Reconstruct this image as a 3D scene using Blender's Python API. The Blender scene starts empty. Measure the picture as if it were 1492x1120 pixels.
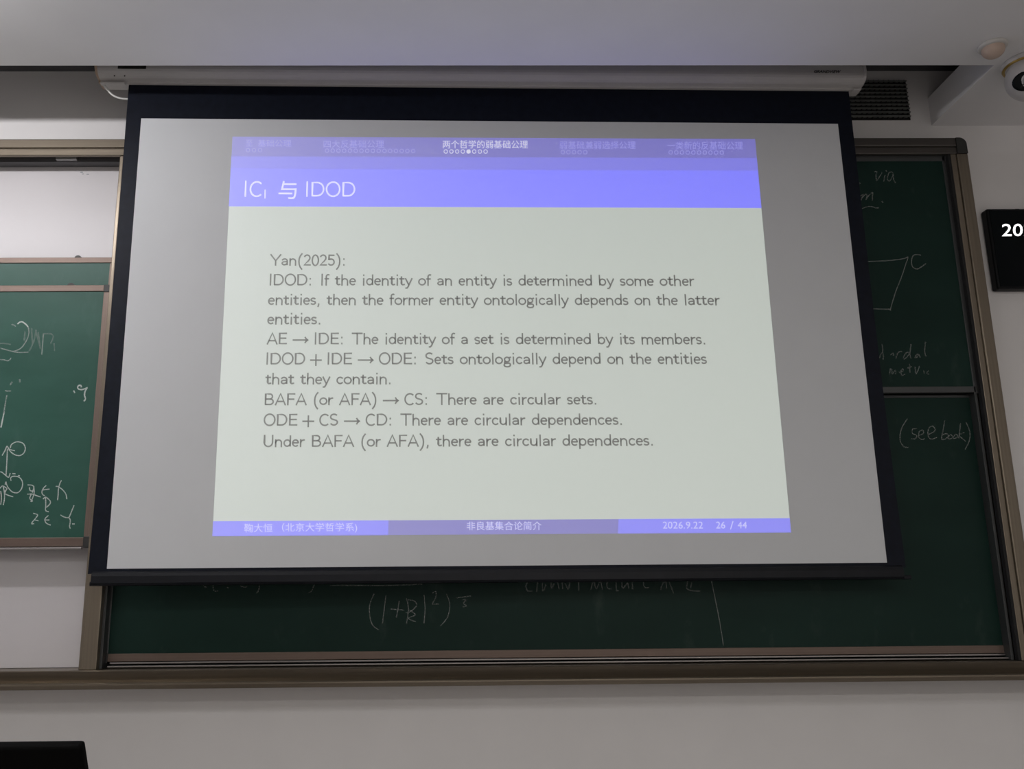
import bpy, bmesh, math, random
from mathutils import Vector, Matrix
random.seed(7)
SC = bpy.context.scene
COL = SC.collection
PI = math.pi

# ------------------------------------------------------------------ camera
FPX, CX, CY = 1320.0, 667.06, 560.0          # focal length and axis, photo pixels (1492 x 1120)
PITCH, YAW, ROLL = 0.2248223, 0.0146166, -0.0086794
EYE = Vector((0.0, -4.2, 1.25))
fwd = Vector((math.sin(YAW)*math.cos(PITCH), math.cos(YAW)*math.cos(PITCH), math.sin(PITCH)))
r0 = Vector((math.cos(YAW), -math.sin(YAW), 0)); u0 = r0.cross(fwd)
right = math.cos(ROLL)*r0 + math.sin(ROLL)*u0
up = right.cross(fwd)
cam = bpy.data.cameras.new('camera'); camo = bpy.data.objects.new('camera', cam); COL.objects.link(camo)
cam.sensor_fit = 'HORIZONTAL'; cam.sensor_width = 36; cam.lens = FPX/1492*36
cam.shift_x = (746-CX)/1492; cam.clip_start = 0.05; cam.clip_end = 100
m = Matrix.Identity(4)
for i in range(3):
    m[i][0] = right[i]; m[i][1] = up[i]; m[i][2] = -fwd[i]; m[i][3] = EYE[i]
camo.matrix_world = m
SC.camera = camo

# ------------------------------------------------------------------ world, exposure
SC.view_settings.view_transform = 'Standard'; SC.view_settings.look = 'None'
SC.view_settings.exposure = 0.0; SC.view_settings.gamma = 1; SC.view_settings.use_curve_mapping = False
wd = bpy.data.worlds.new('world'); SC.world = wd; wd.use_nodes = True
wd.node_tree.nodes['Background'].inputs[0].default_value = (0.75, 0.85, 1.0, 1)
wd.node_tree.nodes['Background'].inputs[1].default_value = 0.15

# ------------------------------------------------------------------ lamps of the room
def area(name, loc, rot, sx, sy, power, col, spread=PI):
    l = bpy.data.lights.new(name, 'AREA'); l.shape = 'RECTANGLE'; l.size = sx; l.size_y = sy
    l.energy = power; l.color = col; l.spread = spread
    o = bpy.data.objects.new(name, l); COL.objects.link(o); o.location = loc; o.rotation_euler = rot
    return o
ZC = 3.558                                     # ceiling height
# surface tubes throw light all round; recessed panels throw it downwards
TUBES = [(-2.62, -1.50, 1.25, 64, (0.985, 0.97, 1.0))]              # x, y, length, watts, colour
PANELS = [(-1.6, -4.6, 34, (1.0, 0.985, 0.985)), (0.2, -5.2, 24, (1.0, 0.98, 0.965)), (1.9, -7.2, 84, (1.0, 0.975, 0.94))]
for (lx, ly, ln_, w, col) in TUBES:
    for k in range(5):
        l = bpy.data.lights.new('tube_light', 'POINT'); l.energy = w/5; l.color = col; l.shadow_soft_size = .03
        o = bpy.data.objects.new('tube_light', l); COL.objects.link(o); o.location = (lx+ln_*(k/4-.5), ly, ZC-.062)
for (lx, ly, w, col) in PANELS:
    area('panel_light', (lx, ly, ZC-.045), (0, 0, 0), 1.1, .55, w, col)
# ------------------------------------------------------------------ helpers
def ray(u, v):
    return right*((u-CX)/FPX) - up*((v-CY)/FPX) + fwd
def at(u, v, y=0.0):
    """photo pixel -> (x, z) on the vertical plane Y = y"""
    d = ray(u, v); k = (y-EYE.y)/d.y
    return EYE.x+d.x*k, EYE.z+d.z*k
def atz(u, v, z):
    d = ray(u, v); k = (z-EYE.z)/d.z
    return EYE.x+d.x*k, EYE.y+d.y*k
def zz(y, *uv):
    return sum(at(u, v, y)[1] for u, v in uv)/len(uv)
def xx(y, *uv):
    return sum(at(u, v, y)[0] for u, v in uv)/len(uv)

def lin(c):
    return tuple(((x/255)/12.92 if x/255 <= .04045 else ((x/255+.055)/1.055)**2.4) for x in c)

MW = {}
def mworld(o):
    return MW.get(o.name, Matrix.Identity(4)) if o else Matrix.Identity(4)

def props(o, label=None, cat=None, group=None, kind=None):
    if label: o['label'] = label
    if cat: o['category'] = cat
    if group: o['group'] = group
    if kind: o['kind'] = kind
    return o

def empty(name, loc, label, cat, rotz=0.0, group=None):
    o = bpy.data.objects.new(name, None); COL.objects.link(o)
    o.location = loc; o.rotation_euler = (0, 0, rotz); o.empty_display_size = .05
    MW[o.name] = Matrix.Translation(loc) @ Matrix.Rotation(rotz, 4, 'Z')
    return props(o, label, cat, group)

def link(name, bm, mats, parent=None, local=False, smooth=False, base=None):
    me = bpy.data.meshes.new(name)
    bmesh.ops.recalc_face_normals(bm, faces=bm.faces)
    if smooth:
        for f in bm.faces: f.smooth = True
    pm = mworld(parent)
    if not local and parent is not None:
        bm.transform(pm.inverted())
    if base is not None:
        bm.transform(Matrix.Translation(-Vector(base)))
    bm.to_mesh(me); bm.free()
    for mt in (mats if isinstance(mats, (list, tuple)) else [mats]): me.materials.append(mt)
    o = bpy.data.objects.new(name, me); COL.objects.link(o)
    if parent is not None: o.parent = parent
    if base is not None: o.location = base
    MW[o.name] = pm
    return o

def bm_box(bm, x0, x1, y0, y1, z0, z1, bev=0.0, seg=2):
    vs = [bm.verts.new((x, y, z)) for x in (x0, x1) for y in (y0, y1) for z in (z0, z1)]
    F = [(0,1,3,2),(4,6,7,5),(0,4,5,1),(2,3,7,6),(0,2,6,4),(1,5,7,3)]
    fs = [bm.faces.new([vs[i] for i in f]) for f in F]
    if bev > 0:
        es = {e for f in fs for e in f.edges}
        bmesh.ops.bevel(bm, geom=list(es), offset=bev, segments=seg, profile=.5, affect='EDGES')
    return bm
def box(name, b, mat, parent=None, bev=0.0, local=False, base=None):
    bm = bmesh.new(); bm_box(bm, *b, bev=bev); return link(name, bm, mat, parent, local, base=base)

def bm_extrude_profile(bm, prof, x0, x1):
    """closed profile of (y, z) swept along X"""
    a = [bm.verts.new((x0, y, z)) for y, z in prof]; b = [bm.verts.new((x1, y, z)) for y, z in prof]
    n = len(prof)
    for i in range(n): bm.faces.new((a[i], a[(i+1) % n], b[(i+1) % n], b[i]))
    bm.faces.new(a); bm.faces.new(list(reversed(b)))
    return bm

def bm_tube(bm, pts, r, n=10):
    pts = [Vector(p) for p in pts]; rings = []
    for i, p in enumerate(pts):
        t = (pts[min(i+1, len(pts)-1)]-pts[max(i-1, 0)]).normalized()
        a = t.cross(Vector((0, 1, .01))); a = a.normalized() if a.length > 1e-4 else Vector((1, 0, 0))
        b = t.cross(a)
        rings.append([bm.verts.new(p+r*(math.cos(2*PI*k/n)*a+math.sin(2*PI*k/n)*b)) for k in range(n)])
    for i in range(len(rings)-1):
        for k in range(n):
            bm.faces.new((rings[i][k], rings[i][(k+1) % n], rings[i+1][(k+1) % n], rings[i+1][k]))
    bm.faces.new(rings[0]); bm.faces.new(rings[-1])
    return bm

def bm_lathe(bm, prof, c, n=48):
    """profile of (radius, z) turned about a vertical axis through c"""
    rings = []
    for r, z in prof:
        rings.append([bm.verts.new((c[0]+r*math.cos(2*PI*k/n), c[1]+r*math.sin(2*PI*k/n), c[2]+z)) for k in range(n)])
    for i in range(len(rings)-1):
        for k in range(n):
            bm.faces.new((rings[i][k], rings[i][(k+1) % n], rings[i+1][(k+1) % n], rings[i+1][k]))
    bm.faces.new(rings[0]); bm.faces.new(rings[-1])
    return bm

# ------------------------------------------------------------------ materials
def mat(name, col, rough=.6, metal=0.0, noise=0.0, nscale=8.0, stretch=(1, 1, 1), emit=None, estr=1.0, bump=0.0, col2=None, spec=None):
    mt = bpy.data.materials.new(name); mt.use_nodes = True
    nt = mt.node_tree; p = nt.nodes['Principled BSDF']
    p.inputs['Roughness'].default_value = rough; p.inputs['Metallic'].default_value = metal
    if spec is not None: p.inputs['Specular IOR Level'].default_value = spec
    p.inputs['Base Color'].default_value = (*col, 1)
    if noise > 0 or col2:
        tc = nt.nodes.new('ShaderNodeTexCoord'); mp = nt.nodes.new('ShaderNodeMapping'); nz = nt.nodes.new('ShaderNodeTexNoise')
        mp.inputs['Scale'].default_value = stretch; nz.inputs['Scale'].default_value = nscale; nz.inputs['Detail'].default_value = 5
        cr = nt.nodes.new('ShaderNodeValToRGB')
        c2 = col2 or tuple(min(1, c*(1+noise)) for c in col); c1 = col if col2 else tuple(c*(1-noise) for c in col)
        cr.color_ramp.elements[0].color = (*c1, 1); cr.color_ramp.elements[1].color = (*c2, 1)
        cr.color_ramp.elements[0].position = .3; cr.color_ramp.elements[1].position = .7
        L = nt.links.new
        L(tc.outputs['Object'], mp.inputs['Vector']); L(mp.outputs[0], nz.inputs['Vector']); L(nz.outputs['Fac'], cr.inputs['Fac'])
        L(cr.outputs[0], p.inputs['Base Color'])
        if bump > 0:
            bp = nt.nodes.new('ShaderNodeBump'); bp.inputs['Strength'].default_value = bump; bp.inputs['Distance'].default_value = .002
            L(nz.outputs['Fac'], bp.inputs['Height']); L(bp.outputs[0], p.inputs['Normal'])
    if emit:
        p.inputs['Emission Color'].default_value = (*emit, 1); p.inputs['Emission Strength'].default_value = estr
    return mt

M = {}
M['wall'] = mat('painted_wall', (.84, .82, .805), .85, noise=.02, nscale=3, bump=.1)
M['ceil'] = mat('ceiling_paint', (.85, .84, .84), .9, noise=.015, nscale=4, bump=.1)
M['recess_dark'] = mat('darkened_recess', (.10, .10, .105), .9, noise=.15, nscale=5)  # recess top coloured dark to cut bounced light and deepen the shade inside
M['floor'] = mat('floor_tile', (.30, .28, .27), .45, noise=.08, nscale=3)
M['bronze'] = mat('bronze_aluminium', (.22, .185, .14), .36, .75, noise=.10, nscale=6, stretch=(.3, 1, 18))
M['bronze_v'] = mat('bronze_aluminium_upright', (.22, .185, .14), .36, .75, noise=.10, nscale=6, stretch=(18, 1, .3))
M['bronze_shaded'] = mat('bronze_aluminium_shaded', (.11, .10, .09), .36, .7, noise=.10, nscale=6, stretch=(.3, 1, 18))  # same bronze, deepened in colour for the shade along the right top rail
M['rose'] = mat('rose_bronze_aluminium', (.175, .128, .104), .48, .55, noise=.10, nscale=6, stretch=(.3, 1, 22))
M['rose_v'] = mat('rose_bronze_upright', (.185, .14, .115), .48, .55, noise=.10, nscale=6, stretch=(22, 1, .3))
M['greyalu'] = mat('grey_aluminium', (.075, .078, .078), .35, .4, noise=.06, nscale=6)
M['silver'] = mat('silver_aluminium', (.33, .31, .30), .3, .8, noise=.08, nscale=9, stretch=(.5, 1, 10))
M['darkcap'] = mat('dark_plastic_cap', (.026, .026, .024), .5, noise=.1)
M['blackgap'] = mat('gap_black', (.008, .008, .008), .8, noise=.1)
M['strip'] = mat('shaded_gap_grey', (.115, .115, .12), .6, noise=.08, nscale=5, stretch=(.5, 1, 6))
M['bright_clip'] = mat('galvanised_clip', (.4, .4, .4), .45, .3, noise=.1)
M['white_board'] = mat('white_enamel', (.63, .605, .61), .35, noise=.02, nscale=2)
M['scr'] = mat('matte_white_screen', (.68, .695, .705), .9, noise=.01, nscale=6, spec=.1)
M['blk'] = mat('black_screen_fabric', (.0055, .0075, .0145), .5, noise=.2, nscale=30, spec=.16)
M['bar'] = mat('black_bar', (.007, .008, .011), .42, noise=.15, nscale=12, spec=.22)
M['hous'] = mat('white_painted_case', (.62, .60, .58), .4, noise=.03, nscale=5)
M['endcap'] = mat('tan_end_cap', (.50, .37, .27), .5, noise=.08)
M['lab'] = mat('dark_label', (.03, .03, .025), .4, noise=.1)
M['ink'] = mat('black_ink', (.01, .01, .01), .6, noise=.05)
M['cable'] = mat('white_cable', (.75, .75, .72), .4, noise=.02)
M['vent'] = mat('dark_vent_metal', (.20, .21, .20), .55, .2, noise=.1)
M['ventback'] = mat('vent_cavity', (.010, .010, .010), .9, noise=.1)
M['blackpl'] = mat('black_plastic', (.004, .005, .006), .4, noise=.15, spec=.15)
M['blackmatte'] = mat('matte_black_plastic', (.0022, .0022, .0022), .8, noise=.15, spec=.08)
M['clockface'] = mat('smoked_acrylic', (.002, .004, .005), .25, noise=.1, spec=.12)
M['led'] = mat('white_led', (.9, .9, .9), .5, emit=(1, 1, 1), estr=1.3)
M['camwhite'] = mat('camera_white', (.55, .53, .52), .35, noise=.02)
M['gold'] = mat('brass_ring', (.45, .30, .08), .35, .6, noise=.05)
M['lens'] = mat('lens_glass', (.004, .004, .005), .08, noise=.05)
M['sensor'] = mat('cream_plastic', (.55, .42, .34), .5, noise=.03)
M['sensrim'] = mat('sensor_rim', (.60, .58, .55), .45, noise=.03)
M['desk'] = mat('lectern_wood', (.34, .22, .13), .45, noise=.15, nscale=4, stretch=(1, 1, 8))
M['steel'] = mat('grey_steel', (.32, .33, .34), .4, .4, noise=.05)
M['glass'] = mat('window_glass', (.8, .9, .9), .05); M['glass'].node_tree.nodes['Principled BSDF'].inputs['Transmission Weight'].default_value = 1.0
M['lampshell'] = mat('lamp_shell', (.7, .7, .7), .4, noise=.02)

def chalkboard_mat(name, c1, c2, seedoff, spec):
    mt = bpy.data.materials.new(name); mt.use_nodes = True; nt = mt.node_tree; L = nt.links.new
    p = nt.nodes['Principled BSDF']; p.inputs['Roughness'].default_value = .42; p.inputs['Specular IOR Level'].default_value = spec
    tc = nt.nodes.new('ShaderNodeTexCoord')
    mp = nt.nodes.new('ShaderNodeMapping'); mp.inputs['Location'].default_value = (seedoff, 0, seedoff*2); mp.inputs['Scale'].default_value = (1.0, 1, 2.2)
    n1 = nt.nodes.new('ShaderNodeTexNoise'); n1.inputs['Scale'].default_value = 1.6; n1.inputs['Detail'].default_value = 4
    cr = nt.nodes.new('ShaderNodeValToRGB'); cr.color_ramp.elements[0].position = .35; cr.color_ramp.elements[1].position = .72
    cr.color_ramp.elements[0].color = (*c1, 1); cr.color_ramp.elements[1].color = (*c2, 1)
    mp2 = nt.nodes.new('ShaderNodeMapping'); mp2.inputs['Scale'].default_value = (2.2, 1, 1.0); mp2.inputs['Rotation'].default_value = (0, .35, 0)
    n2 = nt.nodes.new('ShaderNodeTexNoise'); n2.inputs['Scale'].default_value = 3.5; n2.inputs['Detail'].default_value = 6; n2.inputs['Roughness'].default_value = .65
    cr2 = nt.nodes.new('ShaderNodeValToRGB'); cr2.color_ramp.elements[0].position = .58; cr2.color_ramp.elements[1].position = .9
    cr2.color_ramp.elements[0].color = (0, 0, 0, 1); cr2.color_ramp.elements[1].color = (.07, .07, .07, 1)
    mx = nt.nodes.new('ShaderNodeMix'); mx.data_type = 'RGBA'
    L(tc.outputs['Object'], mp.inputs[0]); L(mp.outputs[0], n1.inputs['Vector']); L(n1.outputs['Fac'], cr.inputs[0])
    L(tc.outputs['Object'], mp2.inputs[0]); L(mp2.outputs[0], n2.inputs['Vector']); L(n2.outputs['Fac'], cr2.inputs[0])
    L(cr2.outputs[0], mx.inputs[0]); L(cr.outputs[0], mx.inputs[6]); mx.inputs[7].default_value = (.45, .52, .48, 1)
    L(mx.outputs[2], p.inputs['Base Color'])
    return mt
M['green'] = chalkboard_mat('green_chalkboard_enamel', (.008, .026, .020), (.011, .033, .0255), 0, .14)
M['green_dusty'] = chalkboard_mat('dusty_green_enamel', (.023, .088, .063), (.038, .116, .088), 3, .28)

def chalk_mat(name, density):
    mt = bpy.data.materials.new(name); mt.use_nodes = True; nt = mt.node_tree; L = nt.links.new
    p = nt.nodes['Principled BSDF']; p.inputs['Base Color'].default_value = (.72, .76, .73, 1); p.inputs['Roughness'].default_value = .95
    p.inputs['Specular IOR Level'].default_value = .1
    tc = nt.nodes.new('ShaderNodeTexCoord'); nz = nt.nodes.new('ShaderNodeTexNoise'); nz.inputs['Scale'].default_value = 260; nz.inputs['Detail'].default_value = 3
    mr = nt.nodes.new('ShaderNodeMapRange'); mr.inputs['From Min'].default_value = .35; mr.inputs['From Max'].default_value = .65
    mr.inputs['To Min'].default_value = max(.02, density-.2); mr.inputs['To Max'].default_value = min(1, density+.2)
    L(tc.outputs['Object'], nz.inputs['Vector']); L(nz.outputs['Fac'], mr.inputs['Value']); L(mr.outputs[0], p.inputs['Alpha'])
    return mt
M['chalk'] = chalk_mat('chalk_firm', .72)
M['chalk_mid'] = chalk_mat('chalk_light', .33)
M['chalk_thin'] = chalk_mat('chalk_thin', .21)
M['chalk_faint'] = chalk_mat('chalk_faint', .11)

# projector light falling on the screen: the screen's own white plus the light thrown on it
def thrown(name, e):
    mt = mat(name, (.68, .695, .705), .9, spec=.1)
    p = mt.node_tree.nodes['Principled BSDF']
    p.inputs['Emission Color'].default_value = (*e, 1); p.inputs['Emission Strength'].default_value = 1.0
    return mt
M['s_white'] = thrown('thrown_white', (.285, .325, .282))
M['s_text'] = thrown('unlit_letters', (.0, .0, .0)); M['s_text'].node_tree.nodes['Principled BSDF'].inputs['Base Color'].default_value = (.50, .51, .50, 1)  # letters get no thrown light; their darkness is painted into the base colour
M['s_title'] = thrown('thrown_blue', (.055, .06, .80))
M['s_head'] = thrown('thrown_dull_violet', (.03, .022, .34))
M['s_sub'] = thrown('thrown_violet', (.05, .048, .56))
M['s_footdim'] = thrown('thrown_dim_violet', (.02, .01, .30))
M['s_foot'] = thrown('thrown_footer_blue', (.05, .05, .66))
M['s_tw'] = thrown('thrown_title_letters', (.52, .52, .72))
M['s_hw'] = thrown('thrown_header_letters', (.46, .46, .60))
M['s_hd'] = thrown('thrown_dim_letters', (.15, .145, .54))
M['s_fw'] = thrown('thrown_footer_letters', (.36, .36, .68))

# ------------------------------------------------------------------ the setting
XL, XR, YB = -4.5, 4.2, -9.0
XS = 2.501          # right end of the screen recess
YS = -0.546         # front edge of the recess
ZT = 1.25+2.62      # top of the recess
SL = 0.155          # ceiling slab thickness at the recess
props(box('floor', (XL, XR, YB, 0, -.1, 0), M['floor']), kind='structure')
props(box('wall_front', (XL, XR, 0, .15, 0, ZT), M['wall']), kind='structure')
props(box('wall_right', (XR, XR+.15, YB, .15, 0, ZT), M['wall']), kind='structure')
props(box('wall_back', (XL, XR, YB-.15, YB, 0, ZT), M['wall']), kind='structure')
WY0, WY1, WZ0, WZ1 = -4.3, -1.5, 1.1, 3.15
bm = bmesh.new()
bm_box(bm, XL-.2, XL, YB-.15, .15, 0, WZ0); bm_box(bm, XL-.2, XL, YB-.15, .15, WZ1, ZT)
bm_box(bm, XL-.2, XL, YB-.15, WY0, WZ0, WZ1); bm_box(bm, XL-.2, XL, WY1, .15, WZ0, WZ1)
props(link('wall_left', bm, M['wall']), kind='structure')
wn = empty('window_1', (XL-.1, (WY0+WY1)/2, WZ0), None, None); props(wn, kind='structure')
bm = bmesh.new(); t = .06
bm_box(bm, XL-.15, XL-.05, WY0, WY1, WZ0, WZ0+t); bm_box(bm, XL-.15, XL-.05, WY0, WY1, WZ1-t, WZ1)
for yy in (WY0, (WY0+WY1)/2-t/2, WY1-t): bm_box(bm, XL-.15, XL-.05, yy, yy+t, WZ0+t, WZ1-t)
link('window_frame', bm, M['lampshell'], wn)
bm = bmesh.new()
bm_box(bm, XL-.103, XL-.097, WY0+t, (WY0+WY1)/2-t/2, WZ0+t, WZ1-t); bm_box(bm, XL-.103, XL-.097, (WY0+WY1)/2+t/2, WY1-t, WZ0+t, WZ1-t)
link('window_pane', bm, M['glass'], wn)
bm = bmesh.new()
bm_box(bm, XL, XR, YB, YS, ZC, ZC+SL)
bm_box(bm, XS, XR, YS, 0, ZC, ZC+SL)
props(link('ceiling', bm, M['ceil']), kind='structure')
props(box('ceiling_recess', (XL, XR, YB, 0, ZT, ZT+.1), M['recess_dark']), kind='structure')

# lamps out of the picture
for (lx, ly, ln_, w, col) in TUBES:
    e = empty('tube_lamp', (lx, ly, ZC-.03), 'white tube lamp under the ceiling above the left board bay', 'ceiling light')
    bm = bmesh.new(); bm_box(bm, lx-ln_/2-.1, lx+ln_/2+.1, ly-.03, ly+.03, ZC-.025, ZC)
    bm_box(bm, lx-ln_/2-.10, lx-ln_/2-.08, ly-.02, ly+.02, ZC-.09, ZC-.025); bm_box(bm, lx+ln_/2+.08, lx+ln_/2+.10, ly-.02, ly+.02, ZC-.09, ZC-.025)
    link('lamp_housing', bm, M['lampshell'], e)
PL = ['ceiling panel lamp nearest the left board bay', 'ceiling panel lamp over the middle of the room', 'ceiling panel lamp by the back wall, far right']
for i, (lx, ly, w, col) in enumerate(PANELS):
    e = empty('panel_lamp', (lx, ly, ZC-.04), PL[i], 'ceiling light', group='ceiling panel lamps')
    bm = bmesh.new(); x0, x1, y0, y1 = lx-.6, lx+.6, ly-.3, ly+.3
    bm_box(bm, x0, x1, y0, y1, ZC-.012, ZC)
    bm_box(bm, x0, x0+.02, y0, y1, ZC-.04, ZC-.012); bm_box(bm, x1-.02, x1, y0, y1, ZC-.04, ZC-.012)
    bm_box(bm, x0+.02, x1-.02, y0, y0+.02, ZC-.04, ZC-.012); bm_box(bm, x0+.02, x1-.02, y1-.02, y1, ZC-.04, ZC-.012)
    link('lamp_frame', bm, M['lampshell'], e)

# ------------------------------------------------------------------ board wall
YF, YBF, YBR, YW = -.16, -.13, -.085, -.02      # frame face, front boards, rear boards, white panel
XLEFT = -3.7                                     # far end of the left bay (outside the picture)
z_rt = zz(YF, (50, 202), (1350, 201)); z_rg = zz(YF, (50, 215), (1330, 214)); z_rb = zz(YF, (50, 224.2), (1330, 224.4))
z_lt = zz(YF-.01, (10, 978.5), (1480, 962.3)); z_lf = zz(YF-.03, (5, 997), (1480, 983)); z_lb = zz(YF-.03, (5, 1004.7), (1480, 991.6))
px0 = xx(YF, (172, 240), (157.5, 424), (113, 974)); px1 = xx(YF, (140, 972), (148, 872))
rx0 = xx(YF, (1387, 230), (1457, 728), (1481, 900)); rx1 = xx(YF, (1409, 215), (1448, 480), (1487, 750))

# --- left bay: frame with the white panel behind the sliding boards
wf = empty('board_bay_frame', (-2.6, 0, z_lt), 'bronze aluminium frame and white back panel of the left board bay', 'board frame')
def rail(name, x0, x1, parent, m_=None):
    bm = bmesh.new(); g = .006
    bm_box(bm, x0, x1, YF, YF+.026, z_rg+g/2, z_rt, .004)
    bm_box(bm, x0, x1, YF+.012, YF+.026, z_rg-g/2, z_rg+g/2)
    bm_box(bm, x0, x1, YF+.004, YF+.026, z_rb, z_rg-g/2, .003)
    bm_box(bm, x0, x1, YF+.026, -.001, z_rt-.03, z_rt-.002)
    return link(name, bm, m_ or M['bronze'], parent)
rail('top_rail', XLEFT, px0+.045, wf)
zs0 = zz(YW, (50, 243.5)); zs1 = z_rt-.032
box('header_strip', (XLEFT, px0-.001, YW-.055, YW-.001, zs0, zs1), M['strip'], wf)  # fills the track gap under the rail, its shade put into the grey
cx0, cx1 = xx(YW-.06, (83, 229)), xx(YW-.06, (113, 229)); cz = zz(YW-.06, (97, 234))
box('track_bracket', (cx0, cx1, YW-.075, YW-.054, cz, cz+.05), M['bright_clip'], wf, .002)
zwb = z_lt+.002
wb = box('white_panel', (XLEFT, px0+.03, YW, -.001, zwb, zs0+.002), M['white_board'], wf)
bm = bmesh.new()
for (u, v, w, h) in ((119, 251, 5, 3), (121, 253.5, 3, 2), (128, 254, 5, 2)):
    x, z = at(u, v, YW); k = .0031
    bmesh.ops.create_circle(bm, cap_ends=True, segments=10, radius=1, matrix=Matrix.Translation((x, YW-.001, z)) @ Matrix.Diagonal((w*k/2, 1, h*k/2, 1)) @ Matrix.Rotation(PI/2, 4, 'X'))
props(link('scuff_mark', bm, M['steel'], wb), 'grey scuffs on the white panel')

# --- chalk ribbons
def ribbon(bm, pts, w, off=None):
    """flat ribbon through 2-D points (x,z), returned on plane 0; caller maps"""
    P = [Vector((p[0], p[1])) for p in pts]
    if len(P) == 1: P.append(P[0]+Vector((w, 0)))
    n = len(P); Lf, Rt = [], []
    for i in range(n):
        a = P[max(i-1, 0)]; b = P[min(i+1, n-1)]
        t = (b-a); t = t.normalized() if t.length > 1e-9 else Vector((1, 0))
        nn = Vector((-t.y, t.x))
        ww = w[i] if isinstance(w, (list, tuple)) else w
        if 0 < i < n-1:
            t1 = (P[i]-P[i-1]); t2 = (P[i+1]-P[i])
            if t1.length > 1e-9 and t2.length > 1e-9:
                c = max(.5, (1+t1.normalized().dot(t2.normalized()))/2) ** .5
                ww = ww/c
        Lf.append(P[i]+nn*ww/2); Rt.append(P[i]-nn*ww/2)
    # square caps extended a little
    d0 = (P[0]-P[1]).normalized()*(w[0] if isinstance(w, (list, tuple)) else w)*.25
    d1 = (P[-1]-P[-2]).normalized()*(w[-1] if isinstance(w, (list, tuple)) else w)*.25
    Lf[0] += d0; Rt[0] += d0; Lf[-1] += d1; Rt[-1] += d1
    return Lf, Rt
def spline(pts, sub=5):
    if len(pts) < 3: return pts
    P = [Vector((p[0], p[1])) for p in pts]; out = []
    for i in range(len(P)-1):
        a, b, c, d = P[max(i-1, 0)], P[i], P[i+1], P[min(i+2, len(P)-1)]
        for k in range(sub):
            t = k/sub
            out.append(.5*((2*b)+(c-a)*t+(2*a-5*b+4*c-d)*t*t+(3*b-a-3*c+d)*t**3))
    out.append(P[-1]); return out
def chalk_part(strokes, o, y, parent, mt, w=1.7, label=None, name='chalk_writing'):
    """strokes in photo pixels after origin o=(u0,v0,scale)"""
    yy = y-.0012; groups = []
    for st in strokes:                            # strokes that touch or nearly touch make one written sign
        P = [(o[0]+p[0]/o[2], o[1]+p[1]/o[2]) for p in spline(st)]
        near = [g for g in groups if min((a[0]-b[0])**2+(a[1]-b[1])**2 for q in g for a in q for b in P) < 5.5**2]
        g = [P]
        for h in near: g += h; groups.remove(h)
        groups.append(g)
    for g in groups:
        bm = bmesh.new()
        for pts in g:
            ws = [w*(.8+.35*random.random()) for _ in pts]
            Lf, Rt = ribbon(bm, pts, ws)
            lv = []; rv = []
            for a, b in zip(Lf, Rt):
                x, z = at(a.x, a.y, yy); lv.append(bm.verts.new((x, yy, z)))
                x, z = at(b.x, b.y, yy); rv.append(bm.verts.new((x, yy, z)))
            for i in range(len(lv)-1):
                bm.faces.new((lv[i], lv[i+1], rv[i+1], rv[i]))
        ob = link(name, bm, mt, parent)
        if label: ob['label'] = label

# --- sliding chalkboard builder
def chalkboard(label, x0, x1, z0, z1, y, fw_, ft, fb, surf, railm, railv, corners, th=.022, topm=None):
    e = empty('chalkboard', ((x0+x1)/2, y+th, z0), label, 'chalkboard')
    s = box('writing_surface', (x0+fw_*.8, x1-fw_*.8, y+.004, y+th-.002, z0+fb*.8, z1-ft*.8), surf, e)
    box('top_rail', (x0, x1-(fw_ if 'tr' in corners else 0), y, y+th, z1-ft, z1), topm or railm, e, .002)
    box('bottom_rail', (x0+(fw_ if 'bl' in corners else 0), x1-(fw_ if 'br' in corners else 0), y, y+th, z0, z0+fb), railm, e, .002)
    box('side_rail', (x1-fw_, x1, y+.001, y+th-.001, z0+fb, z1-ft), railv, e, .002)
    box('side_rail', (x0, x0+fw_, y+.001, y+th-.001, z0+fb, z1-ft), railv, e, .002)
    if 'tr' in corners: props(box('corner_cap', (x1-fw_, x1+.002, y-.002, y+th, z1-ft-.004, z1+.001), M['darkcap'], e, .002), 'dark grey corner cap')
    if 'br' in corners: props(box('corner_cap', (x1-fw_, x1+.002, y-.002, y+th, z0-.006, z0+fb+.004), M['darkcap'], e, .002), 'dark grey corner cap')
    if 'bl' in corners: props(box('corner_cap', (x0-.002, x0+fw_, y-.002, y+th, z0-.006, z0+fb+.004), M['darkcap'], e, .002), 'dark grey corner cap')
    return e
def stopper(u0_, u1_, v, y, zrail, parent):
    xa, xb = at(u0_, v, y)[0], at(u1_, v, y)[0]
    bm = bmesh.new(); c = (xa+xb)/2; r = (xb-xa)/2; h = .011; n = 12
    prof = [(c+r*math.cos(PI*k/n), zrail+h*math.sin(PI*k/n)) for k in range(n+1)]
    a = [bm.verts.new((x, y+.002, z)) for x, z in prof]; b = [bm.verts.new((x, y+.018, z)) for x, z in prof]
    for i in range(n): bm.faces.new((a[i], a[i+1], b[i+1], b[i]))
    bm.faces.new((a[0], b[0], b[-1], a[-1])); bm.faces.new(a); bm.faces.new(b)
    props(link('stopper', bm, M['darkcap'], parent), 'small dark rubber stopper')

# left bay, front board
fx1 = px0-.004
zt = zz(YBF, (60, 415.3)); zt2 = zz(YBF, (60, 424.5)); zb2 = zz(YBF, (60, 783)); zb = zz(YBF, (60, 796))
lf = chalkboard('green chalkboard with chalk circles and arrows, lower front board of the left bay', XLEFT, fx1, zb, zt, YBF, .028, zt-zt2, zb2-zb, M['green_dusty'], M['rose'], M['rose_v'], ('tr', 'br'))
box('under_rail', (XLEFT, fx1-.035, YBF+.002, YBF+.018, zz(YBF, (60, 800.5)), zb-.005), M['silver'], lf, .001)
stopper(98, 108, 414, YBF, zt, lf)
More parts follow.
